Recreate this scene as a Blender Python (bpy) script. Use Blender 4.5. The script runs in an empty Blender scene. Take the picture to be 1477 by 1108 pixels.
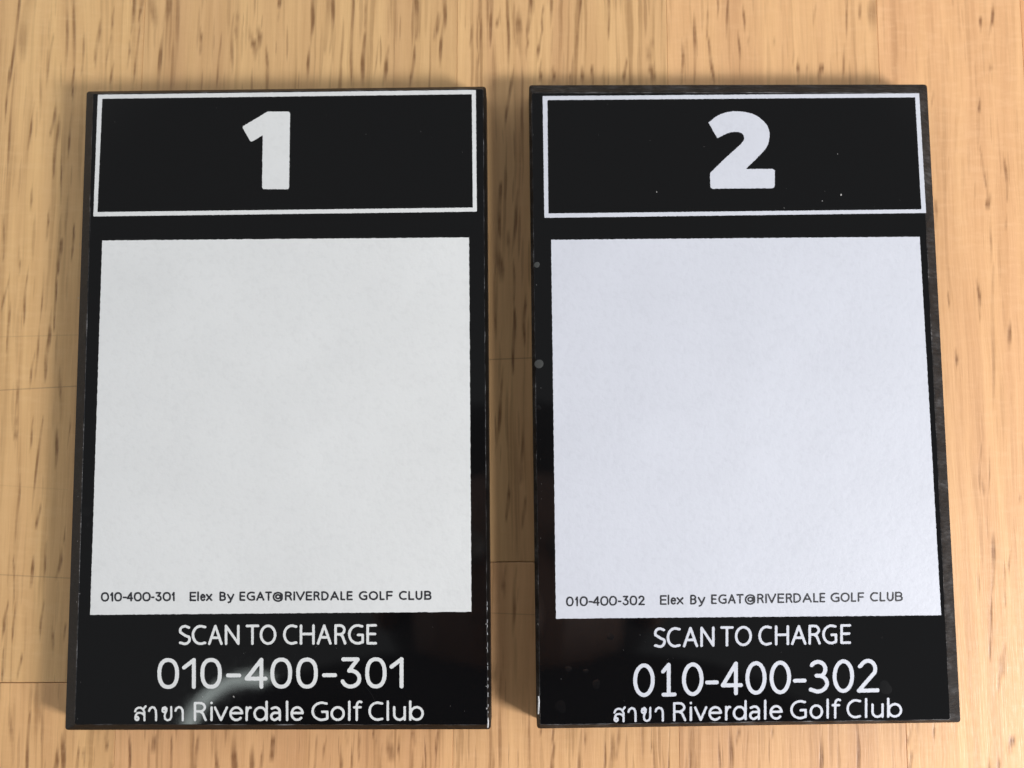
import bpy, math, random
import numpy as np
random.seed(4)
S = bpy.context.scene
COL = S.collection
MM = 0.001

# ------------------------------------------------------------------ camera
FPX, CX, CY, W, H = 1200.0, 738.5, 554.0, 1477.0, 1108.0   # focal length in photo pixels, centre, size
THICK = 5.5                      # plaque thickness, mm
CAMH = 120.0 + THICK             # lens height above the table, mm
PITCH, ROLL = math.radians(5.1), math.radians(0.4)
cp, sp, cr, sr = math.cos(PITCH), math.sin(PITCH), math.cos(ROLL), math.sin(ROLL)
M3 = np.array([[cr, 0, sr], [0, 1, 0], [-sr, 0, cr]]) @ np.array([[1, 0, 0], [0, cp, -sp], [0, sp, cp]])

def plane_pt(px, py, z=THICK):
    """where a photo point lies on the horizontal plane at height z (mm)"""
    px = np.asarray(px, float); py = np.asarray(py, float)
    d = np.stack([(px - CX) / FPX, (CY - py) / FPX, -np.ones_like(px)], -1) @ M3.T
    k = (CAMH - z) / -d[..., 2]
    return np.stack([d[..., 0] * k, d[..., 1] * k, np.full_like(k, z)], -1)

cam_d = bpy.data.cameras.new('camera')
cam_d.sensor_width = 36.0
cam_d.lens = 36.0 * FPX / W
cam_d.clip_start = 0.002
cam_d.clip_end = 20.0
cam = bpy.data.objects.new('camera', cam_d)
COL.objects.link(cam)
cam.location = (0, 0, CAMH * MM)
from mathutils import Matrix, Vector
cam.rotation_euler = Matrix(M3.tolist()).to_euler()
cam_d.dof.use_dof = True
cam_d.dof.focus_distance = 0.120
cam_d.dof.aperture_fstop = 15.0
S.camera = cam
S.render.resolution_x, S.render.resolution_y = 1024, 768

# ------------------------------------------------------------------ light
world = bpy.data.worlds.new('World')
S.world = world
world.use_nodes = True
bg = world.node_tree.nodes['Background']
bg.inputs[0].default_value = (0.97, 1.0, 0.98, 1)
bg.inputs[1].default_value = 1.0
_wt = world.node_tree
_tc = _wt.nodes.new('ShaderNodeTexCoord'); _sx = _wt.nodes.new('ShaderNodeSeparateXYZ'); _rp = _wt.nodes.new('ShaderNodeValToRGB')
_wt.links.new(_tc.outputs['Generated'], _sx.inputs[0]); _wt.links.new(_sx.outputs[2], _rp.inputs[0]); _wt.links.new(_rp.outputs[0], bg.inputs[0])
_rp.color_ramp.elements[0].position = 0.35; _rp.color_ramp.elements[0].color = (1.35, 1.36, 1.38, 1)     # pale walls of the room
_rp.color_ramp.elements[1].position = 0.85; _rp.color_ramp.elements[1].color = (0.205, 0.21, 0.214, 1)  # dimmer ceiling

ld = bpy.data.lights.new('window_light', 'AREA')
ld.shape = 'RECTANGLE'
ld.size, ld.size_y = 0.105, 0.10
ld.energy = 2.75
ld.color = (1.0, 0.985, 0.99)
lamp = bpy.data.objects.new('window_light', ld)
COL.objects.link(lamp)
LDIR = Vector((7.9, -3.8, 5.9)).normalized()
lamp.location = LDIR * 0.50
lamp.rotation_euler = LDIR.to_track_quat('Z', 'Y').to_euler()

S.view_settings.view_transform = 'Standard'
S.view_settings.look = 'None'
S.view_settings.exposure = 0.0
S.view_settings.gamma = 1.0
S.cycles.max_bounces = 8

# ------------------------------------------------------------------ materials
def mat(name):
    m = bpy.data.materials.new(name)
    m.use_nodes = True
    nt = m.node_tree
    return m, nt, nt.nodes['Principled BSDF']

def N(nt, kind, **kw):
    n = nt.nodes.new(kind)
    for k, v in kw.items():
        if k.startswith('i_'):
            n.inputs[k[2:]].default_value = v
        else:
            setattr(n, k, v)
    return n

def math_node(nt, op, a, b=None, clamp=False):
    n = nt.nodes.new('ShaderNodeMath'); n.operation = op; n.use_clamp = clamp
    for i, v in enumerate((a, b)):
        if v is None: continue
        if isinstance(v, (int, float)): n.inputs[i].default_value = v
        else: nt.links.new(v, n.inputs[i])
    return n.outputs[0]

def mapping(nt, src, scale, loc=(0, 0, 0), rot=(0, 0, 0)):
    m = nt.nodes.new('ShaderNodeMapping')
    m.inputs['Scale'].default_value = scale; m.inputs['Location'].default_value = loc
    m.inputs['Rotation'].default_value = rot
    nt.links.new(src, m.inputs['Vector'])
    return m.outputs[0]

def ramp(nt, src, stops, interp='LINEAR'):
    r = nt.nodes.new('ShaderNodeValToRGB'); r.color_ramp.interpolation = interp
    el = r.color_ramp.elements
    el[0].position, el[0].color = stops[0][0], stops[0][1]
    el[1].position, el[1].color = stops[-1][0], stops[-1][1]
    for p, c in stops[1:-1]:
        e = el.new(p); e.color = c
    nt.links.new(src, r.inputs[0])
    return r.outputs[0]

def g(v): return (v, v, v, 1)

def mix(nt, fac, a, b, kind='MIX'):
    n = nt.nodes.new('ShaderNodeMix'); n.data_type = 'RGBA'; n.blend_type = kind
    for i, v in ((0, fac), (6, a), (7, b)):
        if isinstance(v, (int, float)): n.inputs[i].default_value = v
        elif isinstance(v, tuple): n.inputs[i].default_value = v
        else: nt.links.new(v, n.inputs[i])
    return n.outputs[2]

def wood_material():
    m, nt, p = mat('oiled_rubberwood')
    tc = N(nt, 'ShaderNodeTexCoord')
    info = N(nt, 'ShaderNodeObjectInfo')
    # millimetre coordinates, shifted along the grain for each plank
    sc = N(nt, 'ShaderNodeVectorMath', operation='SCALE'); sc.inputs['Scale'].default_value = 1000.0
    nt.links.new(tc.outputs['Object'], sc.inputs[0])
    off = N(nt, 'ShaderNodeCombineXYZ')
    nt.links.new(math_node(nt, 'MULTIPLY', info.outputs['Random'], 37.0), off.inputs[0])
    nt.links.new(math_node(nt, 'MULTIPLY', info.outputs['Random'], 913.0), off.inputs[1])
    nt.links.new(math_node(nt, 'MULTIPLY', info.outputs['Random'], 71.0), off.inputs[2])
    ad = N(nt, 'ShaderNodeVectorMath', operation='ADD')
    nt.links.new(sc.outputs[0], ad.inputs[0]); nt.links.new(off.outputs[0], ad.inputs[1])
    base = ad.outputs[0]
    # slow sideways wander of the grain
    wn = N(nt, 'ShaderNodeTexNoise', i_Scale=1.0, i_Detail=2.0)
    nt.links.new(mapping(nt, base, (0.055, 0.012, 1)), wn.inputs['Vector'])
    wv = math_node(nt, 'MULTIPLY', math_node(nt, 'SUBTRACT', wn.outputs['Fac'], 0.5), 4.0)
    wn2 = N(nt, 'ShaderNodeTexNoise', i_Scale=1.0, i_Detail=1.0)
    nt.links.new(mapping(nt, base, (0.3, 0.28, 1)), wn2.inputs['Vector'])
    wv2 = math_node(nt, 'MULTIPLY', math_node(nt, 'SUBTRACT', wn2.outputs['Fac'], 0.5), 0.25)
    cmb = N(nt, 'ShaderNodeCombineXYZ')
    nt.links.new(math_node(nt, 'ADD', wv, wv2), cmb.inputs[0])
    ad2 = N(nt, 'ShaderNodeVectorMath', operation='ADD')
    nt.links.new(base, ad2.inputs[0]); nt.links.new(cmb.outputs[0], ad2.inputs[1])
    q = ad2.outputs[0]
    # alpha of the object colour = how strongly this plank is streaked
    strength = info.outputs['Alpha']

    def dashes(sx, sy, seed, r0, r1, keep):
        v = N(nt, 'ShaderNodeTexVoronoi', voronoi_dimensions='2D', feature='F1')
        v.inputs['Scale'].default_value = 1.0; v.inputs['Randomness'].default_value = 1.0
        nt.links.new(mapping(nt, q, (sx, sy, 1), (seed, seed * 1.7, 0)), v.inputs['Vector'])
        sepc = N(nt, 'ShaderNodeSeparateColor'); nt.links.new(v.outputs['Color'], sepc.inputs[0])
        rad = math_node(nt, 'ADD', math_node(nt, 'MULTIPLY', sepc.outputs[0], r1), r0)
        d = math_node(nt, 'DIVIDE', math_node(nt, 'SUBTRACT', rad, v.outputs['Distance']), rad, True)
        on = math_node(nt, 'LESS_THAN', sepc.outputs[1], keep)
        amt = math_node(nt, 'ADD', math_node(nt, 'MULTIPLY', sepc.outputs[2], 0.65), 0.35)
        d = math_node(nt, 'MULTIPLY', math_node(nt, 'MULTIPLY', d, 2.4, True), on)
        return math_node(nt, 'MULTIPLY', d, amt)

    def streak(sx, sy, seed, lo, hi, det=3.0):
        n = N(nt, 'ShaderNodeTexNoise', i_Scale=1.0, i_Detail=det, i_Roughness=0.55)
        nt.links.new(mapping(nt, q, (sx, sy, 1), (seed, seed * 2.3, seed)), n.inputs['Vector'])
        return ramp(nt, n.outputs['Fac'], [(lo, g(0)), (hi, g(1))])

    fine = streak(4.2, 0.16, 3, 0.35, 0.75)
    medium = streak(1.15, 0.045, 11, 0.40, 0.78)
    broad = streak(0.22, 0.012, 23, 0.30, 0.75, 2.0)
    lines = streak(0.95, 0.024, 31, 0.57, 0.67, 2.0)
    pores = dashes(0.50, 0.032, 5.0, 0.06, 0.14, 0.95)
    pores2 = dashes(0.85, 0.055, 9.0, 0.08, 0.18, 0.75)
    patch = N(nt, 'ShaderNodeTexNoise', i_Scale=1.0, i_Detail=1.0)
    nt.links.new(mapping(nt, base, (0.11, 0.03, 1), (7, 3, 1)), patch.inputs['Vector'])
    pmask = ramp(nt, patch.outputs['Fac'], [(0.30, g(0.5)), (0.55, g(1))])

    light = (0.79, 0.505, 0.240, 1)
    c = mix(nt, math_node(nt, 'MULTIPLY', broad, 0.8), light, (0.60, 0.345, 0.17, 1))
    c = mix(nt, math_node(nt, 'MULTIPLY', medium, 0.42), c, (0.46, 0.245, 0.10, 1))
    c = mix(nt, math_node(nt, 'MULTIPLY', fine, 0.10), c, (0.44, 0.25, 0.11, 1))
    k = math_node(nt, 'MULTIPLY', math_node(nt, 'MULTIPLY', lines, pmask), strength)
    c = mix(nt, math_node(nt, 'MULTIPLY', k, 0.50), c, (0.25, 0.12, 0.038, 1))
    k2 = math_node(nt, 'MULTIPLY', math_node(nt, 'MULTIPLY', math_node(nt, 'MAXIMUM', pores, pores2), pmask), strength)
    k2 = math_node(nt, 'MINIMUM', k2, 1.0)
    at = N(nt, 'ShaderNodeAttribute', attribute_type='GEOMETRY', attribute_name='streak')
    # break the streaks up with the fine fibre of the wood
    fib = streak(5.0, 0.35, 41, 0.30, 0.62, 3.0)
    tr = math_node(nt, 'MULTIPLY', at.outputs['Fac'], math_node(nt, 'ADD', math_node(nt, 'MULTIPLY', fib, 0.35), 0.72), True)
    k2 = math_node(nt, 'MAXIMUM', math_node(nt, 'MULTIPLY', k2, 0.55), tr)
    c = mix(nt, math_node(nt, 'MULTIPLY', k2, 0.95), c, (0.225, 0.105, 0.036, 1))
    # cross-grain ripple of the planed surface (ray fleck)
    rf = N(nt, 'ShaderNodeTexNoise', i_Scale=1.0, i_Detail=3.0, i_Roughness=0.6)
    nt.links.new(mapping(nt, base, (0.30, 1.1, 1), (2, 2, 0), (0, 0, 0.45)), rf.inputs['Vector'])
    rfm = ramp(nt, rf.outputs['Fac'], [(0.48, g(0)), (0.72, g(1))])
    weak = math_node(nt, 'SUBTRACT', 1.25, strength, True)
    c = mix(nt, math_node(nt, 'MULTIPLY', math_node(nt, 'MULTIPLY', rfm, math_node(nt, 'MULTIPLY', weak, pmask)), 0.22), c, (0.86, 0.60, 0.34, 1))
    c = mix(nt, 1.0, c, info.outputs['Color'], 'MULTIPLY')

    # fine straight cuts across the grain: (x0, x1, y at x0, slope, strength) in mm on the table
    sx = N(nt, 'ShaderNodeSeparateXYZ'); nt.links.new(sc.outputs[0], sx.inputs[0])
    total = None
    for (pxa, pya, pxb, pyb, s) in ((0, 563, 112, 557, 0.5), (0, 486, 118, 483, 0.22), (0, 829, 100, 834, 0.4),
                                    (700, 519, 775, 516, 0.6), (700, 884, 775, 887, 0.35), (0, 700, 60, 704, 0.12)):
        a = plane_pt(pxa, pya, 0.0); b = plane_pt(pxb, pyb, 0.0)
        sl = float((b[1] - a[1]) / (b[0] - a[0]))
        line = math_node(nt, 'ADD', math_node(nt, 'MULTIPLY', sx.outputs[0], sl), float(a[1] - sl * a[0]))
        d = math_node(nt, 'ABSOLUTE', math_node(nt, 'SUBTRACT', sx.outputs[1], line))
        v = math_node(nt, 'SUBTRACT', 1.0, math_node(nt, 'DIVIDE', d, 0.13), True)
        xa, xb = float(a[0]) - (12 if pxa == 0 else 0), float(b[0]) + 4
        v = math_node(nt, 'MULTIPLY', v, math_node(nt, 'GREATER_THAN', sx.outputs[0], xa))
        v = math_node(nt, 'MULTIPLY', v, math_node(nt, 'LESS_THAN', sx.outputs[0], xb))
        v = math_node(nt, 'MULTIPLY', v, s)
        total = v if total is None else math_node(nt, 'MAXIMUM', total, v)
    c = mix(nt, total, c, (0.16, 0.08, 0.03, 1))
    nt.links.new(c, p.inputs['Base Color'])
    rg = N(nt, 'ShaderNodeTexNoise', i_Scale=1.0, i_Detail=4.0)
    nt.links.new(mapping(nt, base, (2.5, 0.6, 1)), rg.inputs['Vector'])
    nt.links.new(ramp(nt, rg.outputs['Fac'], [(0.3, g(0.42)), (0.7, g(0.60))]), p.inputs['Roughness'])
    hgt = math_node(nt, 'SUBTRACT', math_node(nt, 'MULTIPLY', rf.outputs['Fac'], 0.5),
                    math_node(nt, 'ADD', math_node(nt, 'MULTIPLY', k2, 0.7), math_node(nt, 'MULTIPLY', fine, 0.25)))
    b = N(nt, 'ShaderNodeBump'); b.inputs['Strength'].default_value = 0.55; b.inputs['Distance'].default_value = 0.00009
    nt.links.new(hgt, b.inputs['Height']); nt.links.new(b.outputs[0], p.inputs['Normal'])
    return m

def glossy_black():
    m, nt, p = mat('gloss_black_acrylic')
    p.inputs['Base Color'].default_value = (0.0032, 0.0032, 0.0036, 1)
    p.inputs['IOR'].default_value = 1.49
    tc = N(nt, 'ShaderNodeTexCoord')
    n = N(nt, 'ShaderNodeTexNoise', i_Scale=60.0, i_Detail=2.0)
    nt.links.new(tc.outputs['Object'], n.inputs['Vector'])
    n2 = N(nt, 'ShaderNodeTexNoise', i_Scale=700.0, i_Detail=3.0)
    nt.links.new(tc.outputs['Object'], n2.inputs['Vector'])
    nt.links.new(ramp(nt, n2.outputs['Fac'], [(0.35, g(0.025)), (0.75, g(0.05))]), p.inputs['Roughness'])
    b = N(nt, 'ShaderNodeBump'); b.inputs['Strength'].default_value = 0.10; b.inputs['Distance'].default_value = 0.0003
    nt.links.new(n.outputs['Fac'], b.inputs['Height']); nt.links.new(b.outputs[0], p.inputs['Normal'])
    return m

def sawn_black(name, scratch, lo, hi):
    """matt cut edge: grey drag marks of the saw or file"""
    m, nt, p = mat(name)
    tc = N(nt, 'ShaderNodeTexCoord')
    n = N(nt, 'ShaderNodeTexNoise', i_Scale=1.0, i_Detail=5.0, i_Roughness=0.65)
    nt.links.new(mapping(nt, tc.outputs['Object'], (500, 2600, 900), (0, 0, 0), (0, 0, 0.5)), n.inputs['Vector'])
    n2 = N(nt, 'ShaderNodeTexNoise', i_Scale=420.0, i_Detail=3.0)
    nt.links.new(tc.outputs['Object'], n2.inputs['Vector'])
    f = math_node(nt, 'MULTIPLY', n.outputs['Fac'], n2.outputs['Fac'])
    c = ramp(nt, f, [(0.20, (lo, lo, lo * 1.05, 1)), (0.30, (hi * .35, hi * .35, hi * .36, 1)), (0.42, (hi, hi, hi * 1.03, 1))])
    nt.links.new(c, p.inputs['Base Color'])
    p.inputs['Roughness'].default_value = 0.42
    p.inputs['Specular IOR Level'].default_value = 0.12
    b = N(nt, 'ShaderNodeBump'); b.inputs['Strength'].default_value = scratch; b.inputs['Distance'].default_value = 0.0002
    nt.links.new(n.outputs['Fac'], b.inputs['Height']); nt.links.new(b.outputs[0], p.inputs['Normal'])
    return m

def ink(name, col, rough=0.5, peel=0.3):
    m, nt, p = mat(name)
    tc = N(nt, 'ShaderNodeTexCoord')
    n = N(nt, 'ShaderNodeTexNoise', i_Scale=1150.0, i_Detail=3.0, i_Roughness=0.6)
    nt.links.new(tc.outputs['Object'], n.inputs['Vector'])
    n2 = N(nt, 'ShaderNodeTexNoise', i_Scale=90.0, i_Detail=3.0)
    nt.links.new(tc.outputs['Object'], n2.inputs['Vector'])
    a = tuple(v * 0.93 for v in col) + (1,)
    c = mix(nt, n2.outputs['Fac'], a, tuple(min(1, v * 1.05) for v in col) + (1,))
    c = mix(nt, ramp(nt, n.outputs['Fac'], [(0.30, g(0.10)), (0.5, g(0.0))]), c, tuple(v * 0.6 for v in col) + (1,))
    nt.links.new(c, p.inputs['Base Color'])
    p.inputs['Roughness'].default_value = rough
    b = N(nt, 'ShaderNodeBump'); b.inputs['Strength'].default_value = peel; b.inputs['Distance'].default_value = 0.00013
    nt.links.new(n.outputs['Fac'], b.inputs['Height']); nt.links.new(b.outputs[0], p.inputs['Normal'])
    return m

def plain(name, col, rough=0.6):
    m, nt, p = mat(name)
    tc = N(nt, 'ShaderNodeTexCoord')
    n = N(nt, 'ShaderNodeTexNoise', i_Scale=300.0, i_Detail=2.0)
    nt.links.new(tc.outputs['Object'], n.inputs['Vector'])
    c = mix(nt, n.outputs['Fac'], tuple(v * 0.85 for v in col) + (1,), tuple(min(1, v * 1.12) for v in col) + (1,))
    nt.links.new(c, p.inputs['Base Color'])
    p.inputs['Roughness'].default_value = rough
    return m

WOOD = wood_material()
GLUE = plain('dark_glue_line', (0.20, 0.11, 0.05), 0.8)
BLACK = glossy_black()
EDGE_A = sawn_black('scraped_black_edge', 0.3, 0.003, 0.011)
EDGE_B = sawn_black('filed_grey_black_edge', 0.8, 0.005, 0.045)
ARRIS_A = sawn_black('glinting_arris', 0.5, 0.008, 0.16)  # both arris greys are lightened to stand for the bevel's glint
ARRIS_B = sawn_black('glinting_grey_arris', 0.5, 0.02, 0.22)
WHITE_A = ink('white_print', (0.675, 0.69, 0.69))
WHITE_B = ink('cool_white_print', (0.60, 0.62, 0.68))
DARK_INK = ink('charcoal_print', (0.018, 0.019, 0.024))
DUST = plain('pale_dust', (0.42, 0.41, 0.40), 0.8)
SMEAR = plain('dull_smear', (0.0045, 0.0045, 0.005), 0.16)
GLUE_DOT = plain('dried_glue', (0.05, 0.052, 0.05), 0.3)

# ------------------------------------------------------------------ mesh helpers
def link(name, verts, faces, material, parent=None, smooth=False):
    me = bpy.data.meshes.new(name)
    me.from_pydata([tuple(v) for v in verts], [], faces)
    me.update()
    if material: me.materials.append(material)
    if smooth:
        for p in me.polygons: p.use_smooth = True
    o = bpy.data.objects.new(name, me)
    COL.objects.link(o)
    if parent: o.parent = parent
    return o

def thing(name, label, cat, group=None, loc=(0, 0, 0)):
    o = bpy.data.objects.new(name, None)
    o.empty_display_size = 0.01
    COL.objects.link(o)
    o.location = loc
    o['label'] = label; o['category'] = cat
    if group: o['group'] = group
    return o

# ------------------------------------------------------------------ the table
table = thing('table', 'pale streaky wooden table top of glued staves, lying under both black plaques', 'table')

# the strongest vessel streaks, as they lie on the table: x0, y0, x1, y1 (photo px on the table plane), width, depth of colour
STREAKS = """
27 0 13 128 4 .8;40 0 32 90 12 .35;77 50 66 128 3 .45;98 0 93 120 4 .5;106 0 105 128 4 .6;121 45 119 110 3 .5;145 30 137 95 5 .5;164 15 160 38 3 .7
160 45 152 100 3 .35;165 88 158 128 3 .6;194 0 189 50 4 .75;187 55 183 102 3 .5;205 0 202 28 4 .8;202 30 194 120 3 .55;222 0 221 45 10 .45;243 0 235 40 8 .45
236 40 227 128 5 .75;258 0 251 128 5 .45;289 40 289 82 4 .6;318 45 312 128 3 .5;341 15 343 60 5 .5;337 20 334 110 4 .5;360 40 368 85 7 .6;372 35 374 82 6 .6
384 65 387 125 4 .6;404 0 403 14 5 .9;402 15 400 33 3 .4;452 0 449 60 5 .85;449 60 443 115 4 .7;481 0 475 75 5 .7;472 0 469 80 8 .35;509 0 507 122 4 .75
527 5 527 40 3 .4;526 45 521 122 5 .85;560 65 553 122 5 .75;546 60 540 120 2 .4;601 0 599 60 6 .8;598 60 592 122 4 .8;630 20 626 60 3 .5;643 0 641 45 5 .7
640 30 633 95 4 .8;635 20 625 60 4 .6;680 35 679 68 3 .6;692 0 690 35 3 .5;694 30 688 105 3 .6;709 0 707 70 4 .85;719 22 717 42 4 .6;733 0 733 120 4 .7
750 10 743 70 8 .6;764 0 762 55 6 .75;762 55 759 82 3 .6;784 5 780 50 3 .7;779 50 775 85 4 .8;796 0 794 40 4 .6;838 0 834 40 3 .8;833 40 829 82 3 .5
876 0 879 55 4 .75;740 100 740 122 3 .8;780 90 780 121 4 .9;798 95 797 121 4 .7;839 95 840 121 4 .85;823 105 823 121 3 .5;854 97 855 121 4 .85;870 100 870 121 4 .5
902 85 901 121 4 .8;940 60 935 90 8 .4;939 88 940 121 7 .75;983 55 984 121 4 .65;1001 20 1003 121 4 .7;1021 10 1020 60 3 .5;1020 50 1029 121 4 .8;1035 0 1035 30 3 .5
1051 0 1047 60 3 .6;1073 5 1073 47 3 .8;1064 45 1067 110 3 .6;1080 50 1079 68 3 .5;1176 10 1174 32 4 .4;1222 0 1219 60 3 .6;1218 60 1214 120 3 .5;1185 90 1183 112 6 .95
1152 88 1151 118 4 .8;1163 90 1163 118 3 .4;1145 70 1143 90 3 .4;1240 8 1240 26 4 .6;1262 0 1255 50 12 .4;1414 22 1413 42 4 .8;1432 8 1428 50 4 .8;1429 90 1432 102 5 .8
1120 55 1110 68 3 .4;12 100 7 175 3 .7;20 100 10 260 3 .6;50 150 40 220 3 .7;60 100 56 180 3 .4;80 150 72 200 4 .7;85 165 78 255 4 .7;107 100 104 145 3 .8
103 160 98 230 3 .6;89 190 88 300 2 .6;47 270 44 310 3 .6;71 300 67 350 3 .6;106 320 104 372 3 .8;87 345 85 400 5 .8;40 390 34 470 3 .8;28 355 27 400 3 .4
62 410 57 470 2 .6;57 470 52 545 3 .6;83 390 78 480 3 .8;72 470 63 550 5 .7;12 400 2 450 3 .6;50 510 43 560 3 .6;88 530 86 590 3 .5;25 545 22 600 3 .5
4 310 6 380 3 .5;15 440 10 510 3 .5;23 600 21 635 6 .5;47 600 43 650 3 .6;62 600 46 740 3 .7;85 610 80 680 4 .7;102 600 98 640 2 .5;28 690 22 780 3 .5
58 730 54 760 4 .7;95 760 93 790 2 .6;67 780 62 840 3 .6;90 790 83 835 4 .8;50 800 44 850 4 .8;20 800 20 870 2 .6;21 870 17 925 3 .7;10 870 4 920 4 .8
64 870 57 925 3 .6;77 895 75 945 3 .5;94 900 92 925 3 .7;32 940 26 980 3 .6;6 930 3 985 3 .7;78 920 76 940 2 .5;42 1020 37 1108 4 .8;55 990 54 1060 8 .35
15 1010 17 1100 5 .4;90 1060 88 1108 5 .9;81 1078 79 1108 6 .85;113 1075 112 1108 4 .7;121 1078 120 1100 4 .7;151 1057 154 1085 4 .6;160 1090 160 1108 5 .4;188 1057 187 1108 3 .85
220 1057 220 1088 6 .7;245 1057 248 1108 3 .8;284 1065 281 1108 5 .7;312 1057 313 1108 4 .8;338 1057 337 1108 7 .85;364 1075 360 1108 6 .6;393 1057 394 1100 6 .95;377 1080 375 1106 4 .6
455 1058 452 1108 3 .5;470 1065 466 1095 3 .5;500 1057 501 1070 5 .5;492 1078 488 1106 4 .6;507 1070 504 1108 3 .6;517 1055 519 1095 3 .6;538 1057 541 1070 3 .6;562 1057 561 1100 9 .55
574 1060 576 1095 3 .6;597 1054 598 1073 5 .7;613 1054 613 1108 2 .7;630 1054 628 1085 4 .8;628 1085 626 1108 2 .5;551 1070 550 1108 3 .4;722 970 718 1108 4 .5;710 1060 710 1108 3 .4
764 1000 762 1108 3 .5;780 1052 781 1064 3 .6;797 1052 796 1070 3 .7;797 1070 796 1108 5 .95;838 1052 836 1108 4 .6;845 1052 843 1080 3 .5;872 1052 870 1108 3 .7;882 1052 882 1108 6 .55
893 1052 890 1095 4 .5;940 1052 938 1085 2 .5;965 1050 963 1108 2 .7;997 1050 995 1108 3 .5;1038 1050 1039 1108 3 .6;1054 1050 1051 1108 6 .6;1064 1050 1063 1075 4 .5;1078 1050 1078 1108 3 .3
1095 1050 1096 1108 3 .3;1112 1047 1113 1060 3 .7;1186 1050 1182 1108 5 .65;1239 1050 1238 1108 4 .6;1269 1080 1270 1086 3 .9;1314 1045 1308 1075 4 .4;1314 1080 1313 1104 5 .7;1348 1045 1347 1070 3 .6
1426 1088 1428 1104 4 .8;1459 1060 1456 1085 7 .7;1440 1090 1440 1108 4 .5;1413 145 1411 160 4 .8;1412 213 1424 280 3 .5;1426 280 1425 305 6 .85;1429 310 1430 380 3 .4;1410 400 1413 460 4 .7
1447 225 1453 290 4 .6;1463 305 1464 315 4 .6;1452 315 1452 335 3 .6;1432 380 1431 600 4 .35;1457 460 1455 500 5 .7;1379 505 1380 530 4 .8;1350 285 1349 330 4 .5;1365 420 1368 440 3 .5
1345 130 1345 150 3 .4;1415 640 1413 715 3 .4;1418 695 1417 710 4 .8;1427 640 1424 730 2 .4;1433 765 1432 850 5 .6;1431 850 1428 955 3 .65;1448 810 1449 880 3 .4;1446 935 1444 975 8 .5
1458 790 1455 830 3 .4;1469 710 1470 720 5 .8;1410 820 1410 870 3 .3;1440 960 1442 1000 4 .5;738 110 730 180 4 .7;722 260 720 350 5 .8;716 330 722 410 8 .6;747 270 740 370 4 .75
735 330 733 370 4 .5;741 370 741 440 3 .6;741 440 740 540 4 .9;757 430 757 500 4 .8;716 420 715 490 3 .5;726 530 720 580 3 .5;723 560 716 650 4 .75;755 610 752 700 4 .6
735 700 730 750 4 .7;757 720 753 760 4 .6;727 820 727 860 5 .5;745 820 740 920 4 .5;755 110 750 230 3 .5
"""
ST = []
for row in STREAKS.replace('\n', ';').split(';'):
    if row.strip():
        v = [float(t) for t in row.split()]
        y0, y1 = v[1], v[3]
        if y0 <= 1: y0 -= 35            # those cut by the frame run on beyond it
        if y1 >= 1104: y1 += 40
        xe = v[0] - (v[2] - v[0]) * 35 / max(20, v[3] - v[1]) if v[1] <= 1 else v[0]
        a = plane_pt(xe, y0, 0); b = plane_pt(v[2], y1, 0)
        ST.append((a[0], a[1], b[0], b[1], v[4] * 0.1067, v[5], len(ST)))

def streak_field(X, Y):
    out = np.zeros(X.shape)
    for (x0, y0, x1, y1, w, s_, k) in ST:
        m = (Y < y0 + .5) & (Y > y1 - .5) & (np.abs(X - (x0 + x1) / 2) < abs(x1 - x0) / 2 + w * 2 + .6)
        if not m.any(): continue
        x, y = X[m], Y[m]
        t = np.clip((y - y0) / (y1 - y0), 0, 1)
        c = x0 + (x1 - x0) * t + 0.22 * w * np.sin(t * (5 + k % 4) + k) + 0.10 * np.sin(t * 2.5 + k * 1.7)
        lop = 0.55 + 0.4 * np.sin(k * 2.1)                        # fattest part somewhere along the streak
        env = np.clip(np.sin(np.pi * t ** (0.6 + 0.8 * lop)), 0, 1) ** 0.55
        ww = w * (0.26 + 0.56 * env)
        d = np.abs(x - c)
        v = s_ * 1.35 * env ** 0.5 * np.clip(1.7 - d / ww * 1.7, 0, 1)
        v *= 0.8 + 0.35 * np.sin(t * 9 + k)
        out[m] = np.maximum(out[m], np.clip(v, 0, 1))
    return out

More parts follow.
